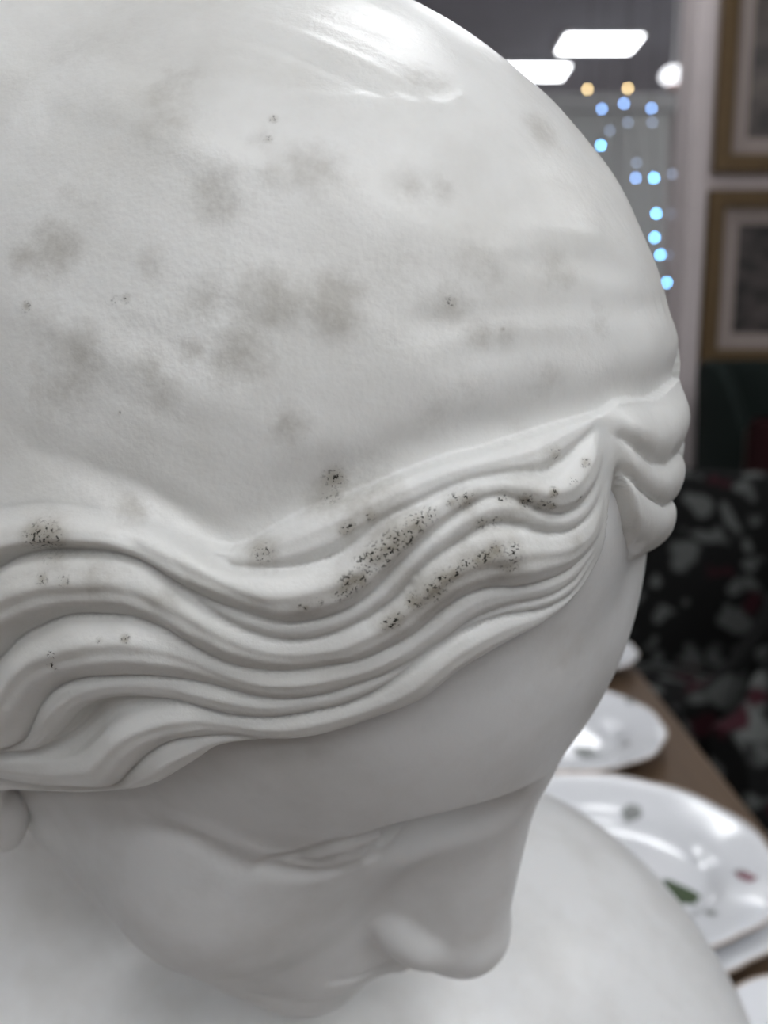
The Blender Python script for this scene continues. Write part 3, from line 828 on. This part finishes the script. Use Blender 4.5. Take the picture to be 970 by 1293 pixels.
# ------------------------------------------------------------------ chairs
def floral():
    m = bpy.data.materials.new('floral_fabric'); nt, N, L, P = nodes_of(m)
    tc = N.new('ShaderNodeTexCoord')
    dn = N.new('ShaderNodeTexNoise'); dn.inputs['Scale'].default_value = 9; dn.inputs['Detail'].default_value = 2
    L.new(tc.outputs['Object'], dn.inputs['Vector'])
    ad = N.new('ShaderNodeMix'); ad.data_type = 'VECTOR'; ad.inputs[0].default_value = .12
    L.new(tc.outputs['Object'], ad.inputs[4]); L.new(dn.outputs['Color'], ad.inputs[5])
    def vor(sc):
        v_ = N.new('ShaderNodeTexVoronoi'); v_.inputs['Scale'].default_value = sc; L.new(ad.outputs[1], v_.inputs['Vector']); return v_
    def ramp(src, a, b, c1, c2):
        r = N.new('ShaderNodeValToRGB'); e = r.color_ramp.elements; e[0].position = a; e[1].position = b
        e[0].color = (*c1, 1); e[1].color = (*c2, 1); L.new(src, r.inputs[0]); return r
    v1 = vor(17); v2 = vor(12)
    leaf = ramp(v1.outputs['Distance'], .30, .46, (.11, .115, .11), (.008, .008, .008))
    fl = ramp(v2.outputs['Distance'], .22, .34, (1, 1, 1), (0, 0, 0))
    sep = N.new('ShaderNodeSeparateColor'); L.new(v2.outputs['Color'], sep.inputs[0])
    gt = N.new('ShaderNodeMath'); gt.operation = 'GREATER_THAN'; gt.inputs[1].default_value = .45; L.new(sep.outputs[0], gt.inputs[0])
    mu = N.new('ShaderNodeMath'); mu.operation = 'MULTIPLY'; L.new(gt.outputs[0], mu.inputs[0]); L.new(fl.outputs[0], mu.inputs[1])
    mx = N.new('ShaderNodeMix'); mx.data_type = 'RGBA'; L.new(mu.outputs[0], mx.inputs[0]); L.new(leaf.outputs[0], mx.inputs[6])
    mx.inputs[7].default_value = (.040, .010, .015, 1)
    L.new(mx.outputs[2], P.inputs['Base Color']); P.inputs['Roughness'].default_value = .9; P.inputs['Specular IOR Level'].default_value = .2
    return m
M_FLORAL = floral()
M_DARKWOOD = mat('dark_wood', (.03, .018, .012), .4)
def tub_chair(loc, rz, label, R=.31, H=.90, fab=None, seat=None, group=None, cat='chair', buttons=False, low=.60):
    """upholstered tub chair: curved padded shell, seat cushion, four turned legs; opens towards local -y"""
    fab = fab or M_FLORAL
    t = empty('armchair', loc, rz); tag(t, label, cat, group)
    n = 40; sec = []; vs = []; fs = []
    th = .075; K = 16
    for i in range(n + 1):
        a = math.radians(-35 + 250 * i / n)
        k = sstep(.0, .38, np.array(1 - abs(2 * i / n - 1)))
        top = low + (H - low) * float(k)
        # rounded cross-section running up the inside, over a rolled top and down the outside
        for j in range(K):
            b = 2 * PI * j / K
            rr = math.cos(b); zz = math.sin(b)
            x = R - .01 + th / 2 * math.copysign(abs(rr) ** .6, rr) + (.03 * max(0, zz))
            z = (.22 + top) / 2 + (top - .22) / 2 * math.copysign(abs(zz) ** .35, zz)
            vs.append((x * math.cos(a), x * math.sin(a), z))
    for i in range(n):
        for j in range(K): fs.append((i * K + j, (i + 1) * K + j, (i + 1) * K + (j + 1) % K, i * K + (j + 1) % K))
    fs.append(tuple(range(K))); fs.append(tuple(n * K + j for j in range(K - 1, -1, -1)))
    MB().add(vs, fs).build('back', fab, t, True)
    MB().lathe([(.02, .24), (R * .82, .24), (R * .86, .27), (R * .86, .40), (R * .80, .45), (R * .4, .465), (.01, .468)], 40).build('seat', seat or fab, t, True)
    MB().lathe([(.02, .17), (R * .9, .17), (R * .92, .2), (R * .92, .2395), (.02, .2395)], 40).build('seat_frame', M_DARKWOOD, t, True)
    for sx in (-1, 1):
        for sy in (-1, 1):
            MB().lathe([(.012, 0), (.016, .02), (.024, .12), (.026, .1695)], 12, (sx * R * .6, sy * R * .6, 0)).build('leg', M_DARKWOOD, t, True)
    if buttons:
        for row in range(3):
            for k in range(-2 + row % 2, 3):
                a = PI / 2 + (k - .5 * (row % 2)) * .34
                z = .55 + row * .16; rr = R - .012 - th / 2
                MB().lathe([(.002, -.006), (.012, -.005), (.015, 0), (.010, .006), (.002, .008)], 10, (rr * math.cos(a), rr * math.sin(a), z)).build('button', fab, t, True)
    return t
tub_chair((.735, 1.12, 0), math.radians(-90), 'floral tub armchair drawn up to the table edge beside the plates', group='floral tub armchairs')
tub_chair((.66, 1.88, 0), math.radians(-75), 'floral tub armchair standing in front of the dark green chair', group='floral tub armchairs', H=.92)
M_VELVET = mat('green_velvet', (.010, .018, .015), .85, noise=(.006, .010, .009), scale=10, spec=.25)
tub_chair((1.45, 3.02, 0), math.radians(20), 'dark green velvet tub chair below the framed pictures', R=.36, H=1.17, fab=M_VELVET, buttons=True, low=.75)
# dark red side chair
M_RED = mat('red_fabric', (.022, .004, .005), .85, noise=(.016, .003, .004), spec=.2)
rc = empty('side_chair', (1.24, 2.36, 0), 0); tag(rc, 'dark red upholstered side chair beside the green velvet chair', 'chair')
MB().box((-.22, .16, .50), (.22, .21, 1.02), .02).build('backrest', M_RED, rc, True)
MB().box((-.23, -.22, .42), (.23, .155, .49), .02).build('seat', M_RED, rc, True)
for sx in (-.20, .20):
    MB().tube([(sx, -.19, 0), (sx, -.19, .419)], .02, 10).build('leg', M_DARKWOOD, rc, True)
    MB().tube([(sx, .24, 0), (sx, .23, .42), (sx, .225, .98)], .014, 10).build('rear_leg', M_DARKWOOD, rc, True)
